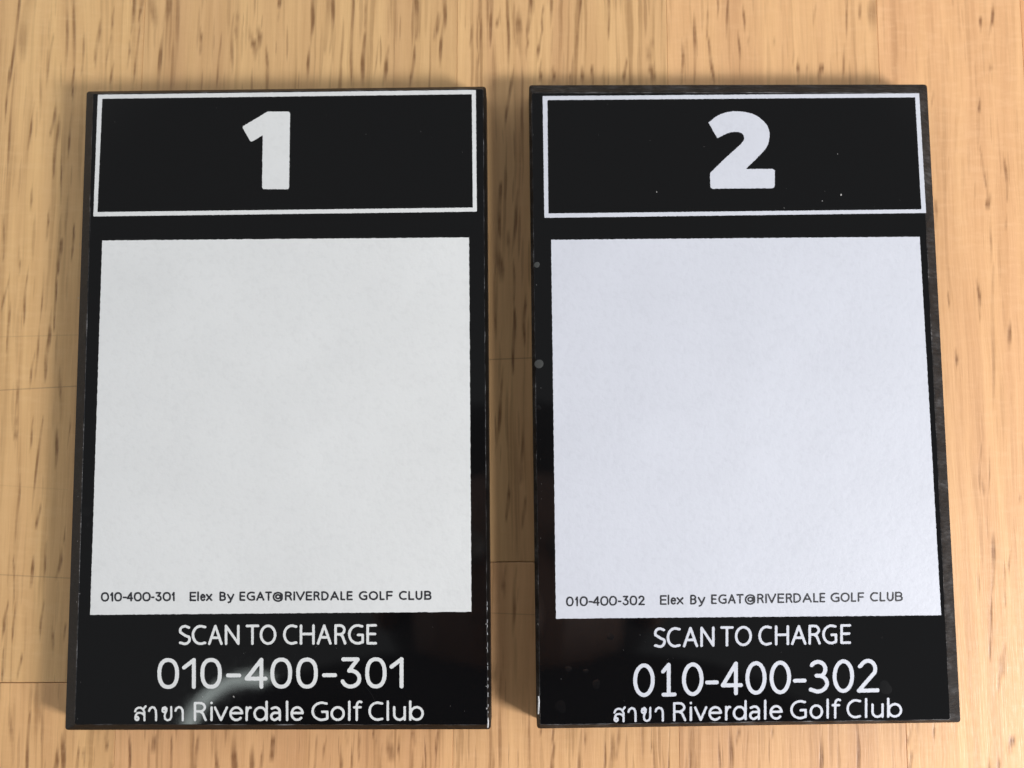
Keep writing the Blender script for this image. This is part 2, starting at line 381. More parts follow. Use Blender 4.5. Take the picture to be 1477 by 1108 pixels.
VX0, VX1, VY0, VY1 = -84.0, 88.0, -66.0, 76.0     # the part of the table the streaks are laid out on
def plank(x0, x1, y0, y1, tint, streaks, gx=0.005, gy=0.05):
    """one stave of the top, millimetres, arrises eased a little; its top is a fine grid that carries the streaks"""
    e = 0.10 if gy > 0.03 else 0.03
    a0, a1, b0, b1 = x0 + gx, x1 - gx, y0 + gy, y1 - gy
    v = []
    for (z, ex, ey) in ((-24, 0, 0), (-e * 0.9, 0, 0), (0, 0.04, e)):
        v += [(a0 + ex, b0 + ey, z), (a1 - ex, b0 + ey, z), (a1 - ex, b1 - ey, z), (a0 + ex, b1 - ey, z)]
    f = [(3, 2, 1, 0)]
    for k in (0, 4):
        for i in range(4):
            j = (i + 1) % 4
            f.append((k + i, k + j, k + 4 + j, k + 4 + i))
    tx0, tx1, ty0, ty1 = a0 + .04, a1 - .04, b0 + e, b1 - e
    if x1 < VX0 or x0 > VX1 or y1 < VY0 or y0 > VY1:
        f.append((8, 9, 10, 11))
        o = link('plank', [(x * MM, y * MM, z * MM) for x, y, z in v], f, WOOD, table)
    else:
        ga, gb = max(tx0, VX0), min(tx1, VX1); ha, hb = max(ty0, VY0), min(ty1, VY1)
        xs = np.unique(np.concatenate([[tx0], np.linspace(ga, gb, int((gb - ga) / 0.125) + 2), [tx1]]))
        ys = np.unique(np.concatenate([[ty0], np.linspace(ha, hb, int((hb - ha) / 1.1) + 2), [ty1]]))
        X, Y = np.meshgrid(xs, ys)
        S_ = streak_field(X, Y)
        n0 = len(v); nx = len(xs)
        V = np.array(v + [(0, 0, 0)] * 0)
        G = np.stack([X.ravel(), Y.ravel(), np.zeros(X.size)], 1)
        V = np.concatenate([V, G]) * MM
        jj, ii = np.meshgrid(np.arange(len(ys) - 1), np.arange(nx - 1), indexing='ij')
        q = (n0 + jj * nx + ii).ravel()
        Q = np.stack([q, q + 1, q + nx + 1, q + nx], 1)
        o = link('plank', V.tolist(), f + Q.tolist(), WOOD, table)
        at = o.data.attributes.new('streak', 'FLOAT', 'POINT')
        at.data.foreach_set('value', np.concatenate([np.zeros(n0), S_.ravel()]).astype(np.float32))
    o.color = (*tint, streaks)
    return o

yj = float(plane_pt(45, 985.0, 0)[1])     # butt joint left of the first plaque
ym = float(plane_pt(738, 811.0, 0)[1])    # butt joint in the gap between the plaques
# columns of staves: x range, joints (y), tints from the near end to the far end, streak strength
COLS = [
    (-112.0, -59.0, [yj, 168], [((1.00, 0.95, 0.88), 0.80), ((0.99, 0.99, 0.91), 0.55), ((0.97, 0.98, 0.97), 0.9)]),
    (-59.0, -9.5, [-28, 150], [((1.03, 0.94, 0.93), 0.95), ((0.95, 0.95, 0.90), 1.0), ((1.0, 1.0, 1.0), 0.8)]),
    (-9.5, 23.5, [ym, 180], [((1.06, 1.00, 0.99), 0.80), ((1.00, 0.99, 0.95), 1.0), ((0.95, 0.95, 0.94), 0.8)]),
    (23.5, 56.5, [-20, 130], [((1.05, 0.97, 1.0), 0.75), ((1.04, 0.98, 0.96), 0.60), ((1.0, 1.0, 1.0), 0.8)]),
    (56.5, 79.0, [-190, 140], [((1.0, 1.0, 1.0), 0.6), ((1.08, 0.99, 0.98), 0.40), ((1.0, 1.0, 1.0), 0.6)]),
    (79.0, 118.0, [-160, 210], [((1.0, 1.0, 1.0), 0.6), ((1.08, 0.90, 0.86), 0.45), ((1.0, 1.0, 1.0), 0.6)]),
]
rr = random.Random(9)
x = -112.0
while x > -340:
    w = rr.uniform(34, 52)
    COLS.append((x - w, x, [rr.uniform(-150, 0), rr.uniform(40, 250)], [((rr.uniform(.95, 1.05),) * 3, rr.uniform(.4, 1)) for _ in range(3)]))
    x -= w
x = 118.0
while x < 340:
    w = rr.uniform(34, 52)
    COLS.append((x, x + w, [rr.uniform(-150, 0), rr.uniform(40, 250)], [((rr.uniform(.95, 1.05),) * 3, rr.uniform(.4, 1)) for _ in range(3)]))
    x += w
for x0, x1, joints, looks in COLS:
    ys = [-260.0] + joints + [420.0]
    for i in range(3):
        plank(x0, x1, ys[i], ys[i + 1], *looks[i])
xa, xb = min(c[0] for c in COLS) + 1, max(c[1] for c in COLS) - 1
bed = [(xa, -259, -22), (xb, -259, -22), (xb, 419, -22), (xa, 419, -22), (xa, -259, -0.5), (xb, -259, -0.5), (xb, 419, -0.5), (xa, 419, -0.5)]
link('glue_line', [tuple(c * MM for c in v) for v in bed],
     [(3, 2, 1, 0), (4, 5, 6, 7), (0, 1, 5, 4), (1, 2, 6, 5), (2, 3, 7, 6), (3, 0, 4, 7)], GLUE, table)

# ------------------------------------------------------------------ print: shapes rasterised from distance fields, then contoured
_rng = np.random.default_rng(7)
_lat = _rng.random((256, 256)) - 0.5
def vnoise(x, y):
    xi = np.floor(x).astype(int); yi = np.floor(y).astype(int)
    fx = x - xi; fy = y - yi
    fx = fx * fx * (3 - 2 * fx); fy = fy * fy * (3 - 2 * fy)
    a = _lat[xi % 256, yi % 256]; b = _lat[(xi + 1) % 256, yi % 256]
    c = _lat[xi % 256, (yi + 1) % 256]; d = _lat[(xi + 1) % 256, (yi + 1) % 256]
    return (a * (1 - fx) + b * fx) * (1 - fy) + (c * (1 - fx) + d * fx) * fy

class Field:
    """signed distance (photo px, negative inside) on a grid; y grows downward as in the photo"""
    def __init__(s, x0, y0, x1, y1, step):
        s.x0, s.y0, s.h = x0, y0, step
        s.nx = int(math.ceil((x1 - x0) / step)) + 1; s.ny = int(math.ceil((y1 - y0) / step)) + 1
        s.d = np.full((s.ny, s.nx), 9.0)
    def window(s, xa, ya, xb, yb):
        i0 = max(0, int((xa - s.x0) / s.h)); i1 = min(s.nx, int((xb - s.x0) / s.h) + 2)
        j0 = max(0, int((ya - s.y0) / s.h)); j1 = min(s.ny, int((yb - s.y0) / s.h) + 2)
        X, Y = np.meshgrid(s.x0 + s.h * np.arange(i0, i1), s.y0 + s.h * np.arange(j0, j1))
        return (slice(j0, j1), slice(i0, i1)), X, Y
    def seg(s, a, b, r):
        pad = r + 2
        w, X, Y = s.window(min(a[0], b[0]) - pad, min(a[1], b[1]) - pad, max(a[0], b[0]) + pad, max(a[1], b[1]) + pad)
        dx, dy = b[0] - a[0], b[1] - a[1]
        L = dx * dx + dy * dy + 1e-9
        t = np.clip(((X - a[0]) * dx + (Y - a[1]) * dy) / L, 0, 1)
        d = np.hypot(X - a[0] - t * dx, Y - a[1] - t * dy) - r
        s.d[w] = np.minimum(s.d[w], d)
    def poly(s, pts, rnd=0.0, hole=False):
        xs = [p[0] for p in pts]; ys = [p[1] for p in pts]
        w, X, Y = s.window(min(xs) - 3, min(ys) - 3, max(xs) + 3, max(ys) + 3)
        D = np.full(X.shape, 1e9); inside = np.zeros(X.shape, bool)
        for i in range(len(pts)):
            a, b = pts[i], pts[(i + 1) % len(pts)]
            dx, dy = b[0] - a[0], b[1] - a[1]
            t = np.clip(((X - a[0]) * dx + (Y - a[1]) * dy) / (dx * dx + dy * dy + 1e-9), 0, 1)
            D = np.minimum(D, np.hypot(X - a[0] - t * dx, Y - a[1] - t * dy))
            if abs(dy) > 1e-9:
                c = ((a[1] > Y) != (b[1] > Y)) & (X < dx * (Y - a[1]) / dy + a[0])
                inside ^= c
        d = np.where(inside, -D, D) - rnd
        s.d[w] = np.maximum(s.d[w], -d) if hole else np.minimum(s.d[w], d)
    def mesh(s, name, material, parent, z, rough=0.35, freq=0.55, seed=0.0):
        jj, ii = np.meshgrid(np.arange(s.ny), np.arange(s.nx), indexing='ij')
        X = s.x0 + s.h * ii; Y = s.y0 + s.h * jj
        D = s.d + rough * (vnoise(X * freq + seed, Y * freq + seed * 2) + 0.6 * vnoise(X * freq * 2.3 + 9, Y * freq * 2.3 + seed))
        D = np.where(np.abs(D) < 0.02, 0.02, D)
        ins = D < 0
        idx = {}; V = []; F = []
        def vid(key, x, y):
            if key not in idx:
                idx[key] = len(V); V.append((x, y))
            return idx[key]
        c = ins[:-1, :-1].astype(int) + ins[:-1, 1:] + ins[1:, 1:] + ins[1:, :-1]
        full = (c == 4)
        # long runs of whole cells become one strip of quads two cells high at most
        for j in range(full.shape[0]):
            row = full[j]
            for i in np.nonzero(row)[0]:
                k = [(j, i), (j, i + 1), (j + 1, i + 1), (j + 1, i)]
                F.append([vid(q, s.x0 + s.h * q[1], s.y0 + s.h * q[0]) for q in k])
        for j, i in np.argwhere((c > 0) & (c < 4)):
            q = [(j, i), (j, i + 1), (j + 1, i + 1), (j + 1, i)]
            out = []
            for a in range(4):
                p, r = q[a], q[(a + 1) % 4]
                if ins[p]: out.append(vid(p, s.x0 + s.h * p[1], s.y0 + s.h * p[0]))
                if ins[p] != ins[r]:
                    lo, hi = min(p, r), max(p, r)
                    t = D[lo] / (D[lo] - D[hi])
                    out.append(vid((lo, hi), s.x0 + s.h * (lo[1] + t * (hi[1] - lo[1])), s.y0 + s.h * (lo[0] + t * (hi[0] - lo[0]))))
            if len(out) >= 3: F.append(out)
        A = np.array(V)
        P = plane_pt(A[:, 0], A[:, 1], z) * MM
        return link(name, P.tolist(), [f[::-1] for f in F], material, parent)

# ------------------------------------------------------------------ lettering: every glyph as pen strokes in a unit box (y up)
def arc(cx, cy, rx, ry, a0, a1, n=14):
    return [(cx + rx * math.cos(math.radians(a0 + (a1 - a0) * i / n)), cy + ry * math.sin(math.radians(a0 + (a1 - a0) * i / n))) for i in range(n + 1)]
def superarc(cx, cy, rx, ry, a0, a1, n=24, e=0.86):
    o = []
    for i in range(n + 1):
        t = math.radians(a0 + (a1 - a0) * i / n); c, s_ = math.cos(t), math.sin(t)
        o.append((cx + rx * math.copysign(abs(c) ** e, c), cy + ry * math.copysign(abs(s_) ** e, s_)))
    return o
XH = 0.73
def glyph(ch):
    E = {
     'S': [[(0.93, 0.92)] + arc(0.5, 0.75, 0.47, 0.25, 62, 205, 12)[0:] + [(0.30, 0.56), (0.70, 0.43)] + arc(0.5, 0.26, 0.50, 0.26, 30, -125, 14) + [(0.04, 0.06)]],
     'C': [[(0.98, 0.95)] + arc(0.62, 0.5, 0.62, 0.5, 68, 292, 22) + [(0.98, 0.05)]],
     'A': [[(0, 0), (0.5, 1), (1, 0)], [(0.18, 0.34), (0.82, 0.34)]],
     'N': [[(0, 0), (0, 1), (1, 0), (1, 1)]],
     'T': [[(0, 1), (1, 1)], [(0.5, 1), (0.5, 0)]],
     'O': [arc(0.5, 0.5, 0.5, 0.5, 0, 360, 28)],
     'H': [[(0, 0), (0, 1)], [(1, 0), (1, 1)], [(0, 0.53), (1, 0.53)]],
     'R': [[(0, 0), (0, 1), (0.45, 1)] + arc(0.45, 0.755, 0.47, 0.245, 90, -90, 10) + [(0, 0.51)], [(0.45, 0.51), (0.72, 0.40), (1, 0)]],
     'G': [[(0.95, 0.95)] + arc(0.62, 0.5, 0.62, 0.5, 68, 285, 22) + [(1, 0.07), (1, 0.47), (0.66, 0.47)]],
     'E': [[(1, 1), (0, 1), (0, 0), (1, 0)], [(0, 0.52), (0.92, 0.52)]],
     'F': [[(1, 1), (0, 1), (0, 0)], [(0, 0.5), (0.92, 0.5)]],
     'L': [[(0, 1), (0, 0), (1, 0)]],
     'I': [[(0.5, 0), (0.5, 1)]],
     'V': [[(0, 1), (0.5, 0), (1, 1)]],
     'D': [[(0, 0), (0, 1), (0.35, 1)] + arc(0.38, 0.5, 0.62, 0.5, 90, -90, 16) + [(0, 0)]],
     'B': [[(0, 0), (0, 1), (0.5, 1)] + arc(0.5, 0.765, 0.42, 0.235, 90, -90, 10) + [(0, 0.53)], [(0.5, 0.53)] + arc(0.52, 0.265, 0.48, 0.265, 90, -90, 10) + [(0, 0)]],
     'U': [[(0, 1), (0, 0.4)] + arc(0.5, 0.4, 0.5, 0.4, 180, 360, 14) + [(1, 1)]],
     '0': [superarc(0.5, 0.5, 0.5, 0.5, 0, 360, 36)],
     '1': [[(0.0, 0.72), (0.96, 1), (0.96, 0)]],
     '3': [[(0.06, 1), (0.90, 1), (0.40, 0.58)], [(0.40, 0.58), (0.5, 0.58)] + arc(0.5, 0.29, 0.5, 0.29, 88, -160, 22)],
     '4': [[(0.78, 0), (0.78, 1), (0.0, 0.30), (1, 0.30)]],
     '2': [[(0.03, 0.80)] + arc(0.47, 0.72, 0.45, 0.28, 158, -20, 16) + [(0.02, 0.0), (1, 0.0)]],
     '-': [[(0, 0.42), (1, 0.42)]],
     # figures of the second plate: upright oval noughts, footed one, curved three
     '0b': [arc(0.5, 0.5, 0.5, 0.5, 0, 360, 36)],
     '1b': [[(0.02, 0.78), (0.50, 1), (0.50, 0)], [(0.06, 0), (1, 0)]],
     '3b': [arc(0.44, 0.745, 0.44, 0.255, 145, -60, 14) + [(0.36, 0.535)], [(0.36, 0.535)] + arc(0.42, 0.27, 0.56, 0.27, 78, -95, 16) + [(0.02, 0.07)]],
     '4b': [[(0.72, 0), (0.72, 1), (0.0, 0.27), (1, 0.27)]],
     '2b': [[(0.05, 0.82)] + arc(0.48, 0.72, 0.40, 0.28, 150, -25, 16) + [(0.0, 0.0), (1, 0.0)]],
     '-b': [[(0, 0.38), (1, 0.38)]],
     'i': [[(0.5, 0), (0.5, XH)], [(0.5, 1.0), (0.5, 1.01)]],
     'l': [[(0.5, 0), (0.5, 1.06)]],
     'v': [[(0, XH), (0.5, 0), (1, XH)]],
     'e': [[(0.02, 0.40), (1, 0.40)] + arc(0.5, XH / 2, 0.5, XH / 2, 8, 318, 24)],
     'r': [[(0.08, 0), (0.08, XH)], [(0.08, 0.45)] + arc(0.75, 0.38, 0.62, 0.35, 160, 75, 8)],
     'd': [arc(0.48, XH / 2, 0.48, XH / 2, 0, 360, 24), [(1, 1.06), (1, 0)]],
     'b': [arc(0.52, XH / 2, 0.48, XH / 2, 0, 360, 24), [(0, 1.06), (0, 0)]],
     'a': [[(0.08, 0.66)] + arc(0.48, 0.48, 0.46, 0.25, 110, 0, 10) + [(0.94, 0.0)], [(0.94, 0.42), (0.5, 0.41)] + arc(0.40, 0.205, 0.38, 0.205, 90, 280, 14) + [(0.94, 0.16)]],
     'o': [arc(0.5, XH / 2, 0.5, XH / 2, 0, 360, 24)],
     'f': [[(0.35, 0), (0.35, 0.82)] + arc(0.78, 0.80, 0.42, 0.26, 175, 75, 10) + [(1.0, 1.03)], [(0.0, XH), (0.9, XH)]],
     'u': [[(0, XH), (0, 0.30)] + arc(0.5, 0.30, 0.5, 0.30, 180, 330, 12) + [(1, 0.2)], [(1, XH), (1, 0)]],
     'x': [[(0, 0), (1, XH)], [(0, XH), (1, 0)]],
     'y': [[(0, XH), (0.52, 0.02)], [(1, XH), (0.42, -0.22), (0.12, -0.30)]],
     '@': [arc(0.5, 0.40, 0.5, 0.56, -30, -330, 26) + [(0.93, 0.22), (0.78, 0.2), (0.76, 0.62)], arc(0.5, 0.42, 0.24, 0.24, 0, 360, 14)],
     # Thai letters
     'so': [arc(0.17, 0.14, 0.15, 0.13, 90, 450, 12), [(0.02, 0.16), (0.05, 0.36), (0.20, 0.53), (0.45, 0.56), (0.72, 0.50), (0.86, 0.36)],
            [(0.0, 0.66), (0.10, 0.84), (0.32, 0.94), (0.55, 0.93), (0.76, 0.82), (0.88, 0.60), (0.88, 0.0)], [(0.78, 0.82), (1.0, 1.04)]],
     'aa': [[(0.0, 0.70), (0.12, 0.88), (0.40, 0.98), (0.70, 0.93), (0.90, 0.74), (0.93, 0.5), (0.93, 0.0)]],
     'kho': [arc(0.24, 0.72, 0.15, 0.12, 0, 360, 12), [(0.09, 0.74), (0.14, 0.90), (0.34, 0.97), (0.48, 0.86), (0.47, 0.68), (0.34, 0.50), (0.30, 0.30), (0.34, 0.10), (0.55, 0.0), (0.80, 0.05), (0.92, 0.24), (0.92, 0.98)]],
    }
    return E[ch]

def text_line(name, material, parent, z, rows, t, top, base, step=0.5, rough=0.33, seed=0.0):
    """rows: (glyph, x0, x1); top and base: ((xa, ya), (xb, yb)) lines of the caps' top and foot; t = pen width, all photo px"""
    def lin(L, x): (xa, ya), (xb, yb) = L; return ya + (yb - ya) * (x - xa) / (xb - xa)
    X0 = min(r[1] for r in rows) - 4; X1 = max(r[2] for r in rows) + 4
    Y0 = min(top[0][1], top[1][1]) - 8; Y1 = max(base[0][1], base[1][1]) + 10
    F = Field(X0, Y0, X1, Y1, step)
    for r in rows:
        ch, a, b = r[:3]
        th = r[3] if len(r) > 3 else t
        hs = r[4] if len(r) > 4 else 1.0
        rad = th / 2
        for st in glyph(ch):
            pts = []
            for (u, v) in st:
                px = a + rad + u * max(b - a - th, 0.0)
                yb, yt = lin(base, px), lin(top, px)
                hgt = (yb - yt) * hs
                pts.append((px, yb - rad - v * (hgt - th)))
            for p, q in zip(pts[:-1], pts[1:]):
                F.seg(p, q, rad)
    return F.mesh(name, material, parent, z, rough=rough, seed=seed)

def smooth_loop(pts, corners, n=6):
    """Catmull-Rom through the outline, sharp at the listed indices"""
    out = []; m = len(pts)
    for i in range(m):
        p0, p1, p2, p3 = pts[i - 1], pts[i], pts[(i + 1) % m], pts[(i + 2) % m]
        if i in corners: p0 = p1
        if (i + 1) % m in corners: p3 = p2
        if i in corners and (i + 1) % m in corners:
            out.append(p1); continue
        for k in range(n):
            t = k / n
            out.append(tuple(0.5 * (2 * p1[c] + (p2[c] - p0[c]) * t + (2 * p0[c] - 5 * p1[c] + 4 * p2[c] - p3[c]) * t * t + (3 * p1[c] - p0[c] - 3 * p2[c] + p3[c]) * t ** 3) for c in (0, 1)))
    return out

# ------------------------------------------------------------------ the plaques
def ring(quad, r, z, n=5):
    """rounded quadrilateral (photo px corners, clockwise from the far left) on the plane z, in mm"""
    c = [plane_pt(px, py, z)[:2] for px, py in quad]
    out = []
    for i in range(4):
        p, a, b = c[i], c[i - 1], c[(i + 1) % 4]
        ua = (a - p) / np.linalg.norm(a - p); ub = (b - p) / np.linalg.norm(b - p)
        s, e = p + ua * r, p + ub * r
        for k in range(n + 1):
            t = k / n
            out.append(((1 - t) ** 2 * s + 2 * t * (1 - t) * p + t * t * e))
    return out

def build_plaque(label, origin_px, outer, inner, edge, r_out=0.45, wob=0.0, seed=1):
    bx, by, _ = plane_pt(*origin_px, 0)
    root = thing('plaque', label, 'sign', 'black number plaques on the table')
    rg_ = random.Random(seed)
    n = 5
    zb = THICK - 1.15
    o0 = ring(outer, r_out, zb, n); i1 = ring(inner, 0.30, THICK - 0.07, n)
    inner2 = ring(inner, 0.30, THICK, n)
    cen = np.mean(inner2, axis=0)
    face = [cen + (p - cen) * (1 - 0.10 / np.linalg.norm(p - cen)) for p in inner2]
    m = len(o0)
    def loft(name, rings, material, cap=None, smooth=False, sub=1):
        V, F = [], []
        for pts, z in rings:
            V += [(p[0] * MM, p[1] * MM, z * MM) for p in pts]
        for k in range(len(rings) - 1):
            for i in range(m):
                j = (i + 1) % m
                F.append((k * m + i, k * m + m + i, k * m + m + j, k * m + j))
        if cap == 'bottom': F.append(list(range(m)))
        if cap == 'top': F.append(list(range((len(rings) - 1) * m, len(rings) * m))[::-1])
        return link(name, V, F, material, root, smooth)
    low = [cen + (p - cen) * (1 - 0.25 / np.linalg.norm(p - cen)) for p in o0]
    loft('side_wall', [(low, 0.0), (o0, 0.3), (o0, zb)], EDGE_A, 'bottom')
    # bevelled rim, finely divided so its arris can wander a little
    V, F = [], []
    def densify(pts, k):
        out = []
        for i in range(len(pts)):
            a, b = pts[i], pts[(i + 1) % len(pts)]
            L = np.linalg.norm(b - a); q = max(1, int(L / 1.2))
            if k is not None: q = k[i]
            out += [a + (b - a) * t / q for t in range(q)]
        return out
    ks = [max(1, int(np.linalg.norm(o0[(i + 1) % m] - o0[i]) / 1.0)) for i in range(m)]
    A, B, C = densify(o0, ks), densify(i1, ks), densify(face, ks)
    M = len(A)
    for rngk, (P_, z, am) in enumerate(((A, zb, 0.0), (B, THICK - 0.07, wob), (C, THICK, wob * 0.5))):
        for p in P_:
            d = (p - cen) / np.linalg.norm(p - cen)
            p = p + d * rg_.uniform(-am, am)
            V.append((p[0] * MM, p[1] * MM, z * MM))
    for i in range(M):
        j = (i + 1) % M
        F.append((i, M + i, M + j, j))
    link('bevelled_rim', V[:2 * M], F, edge, root)
    link('glint_arris', V[M:], F, ARRIS_B if edge is EDGE_B else ARRIS_A, root)
    V2 = V[2 * M:]
    fo = link('face_panel', V2, [list(range(M))[::-1]], BLACK, root)
    return root

def frame_outline(root, material, out_q, in_q, z, seed):
    xs = [p[0] for p in out_q]; ys = [p[1] for p in out_q]
    F = Field(min(xs) - 3, min(ys) - 3, max(xs) + 3, max(ys) + 3, 0.8)
    F.poly(out_q, 0.3)
    F.poly(in_q, 0.0, hole=True)
    F.mesh('frame_outline', material, root, z, rough=0.45, freq=0.7, seed=seed)

def white_panel(root, material, q, z, seed):
    """printed square; only its border is drawn finely, the middle is one big face"""
    xs = [p[0] for p in q]; ys = [p[1] for p in q]
    n = 260
    rr_ = np.random.default_rng(int(seed))
    pts = []
    for i in range(4):
        a, b = np.array(q[i], float), np.array(q[(i + 1) % 4], float)
        nrm = np.array([(b - a)[1], -(b - a)[0]]); nrm /= np.linalg.norm(nrm)
        for k in range(n):
            p = a + (b - a) * k / n
            w = 0.0 if k == 0 else 1.0
            s_ = float(vnoise(np.array(k * 0.83 + i * 40 + seed), np.array(seed))) * 0.6
            pts.append(p + nrm * s_ * w)
    A = np.array(pts)
    P = plane_pt(A[:, 0], A[:, 1], z) * MM
    return link('white_panel', P.tolist(), [list(range(len(pts)))[::-1]], material, root)

Z1, Z2 = THICK + 0.025, THICK + 0.045

# ---- plaque with the 1
p1 = build_plaque('glossy black plaque with a big white number 1, its lower line ending in 301', (400, 590),
                  [(125, 132), (701, 125), (708, 1052), (94, 1053)],
                  [(134, 135), (697, 128), (703.5, 1046), (107, 1045.5)], EDGE_A, 0.5, 0.06, 3)
frame_outline(p1, WHITE_A, [(141.5, 137), (686, 130), (687.5, 305), (135, 312)],
              [(147.5, 142.5), (680.5, 136), (682, 299.5), (140.5, 306)], Z1, 1.0)
one = [(386, 161), (418.5, 161), (417, 273), (378, 273), (379, 195), (362, 205.5), (349, 183)]
def inset(pts, r):
    c = []
    m = len(pts)
    area = sum(pts[i][0] * pts[(i + 1) % m][1] - pts[(i + 1) % m][0] * pts[i][1] for i in range(m))
    sgn = 1 if area > 0 else -1
    for i in range(m):
        p = np.array(pts[i], float); a = np.array(pts[i - 1], float); b = np.array(pts[(i + 1) % m], float)
        d1 = (p - a) / np.linalg.norm(p - a); d2 = (b - p) / np.linalg.norm(b - p)
        n1 = np.array([-d1[1], d1[0]]) * sgn; n2 = np.array([-d2[1], d2[0]]) * sgn
        bis = (n1 + n2); bis /= np.linalg.norm(bis)
        c.append(tuple(p + bis * r / max(0.35, np.dot(bis, n1))))
    return c
F = Field(343, 155, 424, 279, 0.6)
F.poly(inset(one, 3.2), 3.2)
F.mesh('numeral', WHITE_A, p1, Z1, rough=0.5, seed=2)
white_panel(p1, WHITE_A, [(147.5, 347), (676.5, 342.5), (680, 882.5), (130, 887)], Z1, 3)
A1 = [('S', 257.5, 275.3), ('C', 276.5, 298), ('A', 300, 321.2), ('N', 324.2, 345.6), ('T', 354.3, 374), ('O', 374.6, 398.7),
      ('C', 408.3, 429.3), ('H', 432.3, 454), ('A', 456.9, 478.4), ('R', 482.2, 499.7), ('G', 502, 525), ('E', 528.5, 543.7)]
text_line('lettering', WHITE_A, p1, Z1, A1, 3.7, ((266, 901.5), (536, 900.3)), ((266, 930.6), (536, 929.8)), seed=4)
B1 = [('0', 227, 258.2), ('1', 262.7, 283), ('0', 289, 320), ('-', 326, 348), ('4', 352.8, 385.8), ('0', 390, 421.3), ('0', 427.2, 458.5),
      ('-', 464.5, 486.1), ('3', 490.7, 521.2), ('0', 526.8, 557.6), ('1', 561.8, 582.6)]
text_line('lettering', WHITE_A, p1, Z1, B1, 5.6, ((240, 949.4), (575, 948.0)), ((240, 993.8), (575, 993.0)), seed=5)
TH = 0.80
C1 = [('so', 193.4, 211.6, 2.9, TH), ('aa', 213.5, 227.4, 3.1, TH), ('kho', 231.4, 249.7, 2.9, TH), ('aa', 251.5, 266, 3.1, TH),
      ('R', 279.5, 298.4), ('i', 302.4, 307.8), ('v', 308.4, 329), ('e', 330.7, 351), ('r', 353.5, 364), ('d', 365.4, 386.3), ('a', 389.3, 406),
      ('l', 412, 416.2), ('e', 419, 438.2), ('G', 449.2, 473.8), ('o', 476.7, 497.5), ('l', 501.7, 506), ('f', 509.3, 522.9),
      ('C', 531.3, 553.3), ('l', 557.2, 561.5), ('u', 566.9, 585.5), ('b', 590, 611.4)]
text_line('lettering', WHITE_A, p1, Z1, C1, 3.45, ((280, 1012.4), (600, 1011.8)), ((280, 1040.4), (600, 1039.8)), seed=6)
D1 = [('0', 145.5, 157.4), ('1', 158.8, 163.4), ('0', 164.7, 176), ('-', 177, 183), ('4', 182.5, 192), ('0', 193, 204.6), ('0', 205.3, 217.4), ('-', 218, 222.9),
      ('3', 224, 233.3), ('0', 234.6, 246.6), ('1', 247.6, 252.1), ('E', 273.5, 283.2), ('l', 284.5, 287), ('e', 288.7, 296.7), ('x', 297, 306.4),
      ('B', 316.5, 326), ('y', 327.4, 338), ('E', 345.4, 354), ('G', 355.8, 368), ('A', 369.5, 381.5), ('T', 382.4, 392.3), ('@', 393.2, 408.9),
      ('R', 411, 421.5), ('I', 423, 426), ('V', 426.6, 439.8), ('E', 441, 450.5), ('R', 452.2, 461.5), ('D', 463.4, 474.3), ('A', 476.3, 489), ('L', 491, 498),
      ('E', 500, 508.8), ('G', 517.6, 530), ('O', 531.8, 545.4), ('L', 547.4, 555), ('F', 557, 566.7), ('C', 575.3, 587), ('L', 589, 597.6), ('U', 599.4, 609.4), ('B', 611.8, 622.6)]
text_line('small_print', DARK_INK, p1, Z2, D1, 2.5, ((150, 854.3), (617, 852.3)), ((150, 867.9), (617, 865.5)), step=0.35, rough=0.3, seed=7)

# ---- plaque with the 2
p2 = build_plaque('glossy black plaque with a big white number 2 and a rough grey right rim', (1070, 590),
                  [(763, 123), (1337, 122), (1385.5, 1042), (774.5, 1051)],
                  [(766.5, 134), (1326.5, 134), (1371, 1038.5), (779, 1046)], EDGE_B, 0.5, 0.07, 8)
frame_outline(p2, WHITE_B, [(783, 139), (1325.5, 135), (1335.5, 307), (785.5, 314)],
              [(789.5, 144.5), (1320, 140.5), (1329, 302), (791, 308)], Z1, 11.0)
two = [(1021.8, 177), (1039, 165), (1062, 160.5), (1088, 165.5), (1105, 179), (1110, 194), (1106, 212), (1092, 228), (1075.5, 243.8),
       (1117.5, 243.8), (1117.5, 271.6), (1024.5, 272.3), (1024.2, 250), (1040, 234), (1062, 214), (1072.3, 203), (1072.3, 195), (1064.6, 190.4), (1051, 191.8), (1034.6, 199.5)]
two_s = smooth_loop(two, {0, 8, 9, 10, 11, 12, 19})
F = Field(1015, 154, 1124, 278, 0.6)
F.poly(two_s, 0.0)
for cx_, cy_, qx, qy in ((1117.5, 243.8, -1, 1), (1117.5, 271.6, -1, -1), (1024.5, 272.3, 1, -1)):   # eased corners
    k_ = 4.2
    F.poly([(cx_ + 1 * -qx, cy_ + 1 * -qy)] + [(cx_ + qx * k_ * (1 - math.sin(t_ * .26)), cy_ + qy * k_ * (1 - math.cos(t_ * .26))) for t_ in range(7)], 0.0, hole=True)
F.mesh('numeral', WHITE_B, p2, Z1, rough=0.6, seed=12)
white_panel(p2, WHITE_B, [(795, 346), (1326.5, 341.5), (1357.5, 887.5), (802, 892.5)], Z1, 13)
A2 = [('S', 942.9, 960.3), ('C', 961.6, 982.1), ('A', 984.9, 1007), ('N', 1010.1, 1030.7), ('T', 1038.9, 1058.2), ('O', 1059.9, 1084.6),
      ('C', 1093.8, 1113.8), ('H', 1117.7, 1138.2), ('A', 1141, 1163.2), ('R', 1166.1, 1184), ('G', 1186, 1207.6), ('E', 1212, 1227.5)]
text_line('lettering', WHITE_B, p2, Z1, A2, 3.7, ((951, 905), (1220, 900.4)), ((951, 934.6), (1220, 929.0)), seed=14)
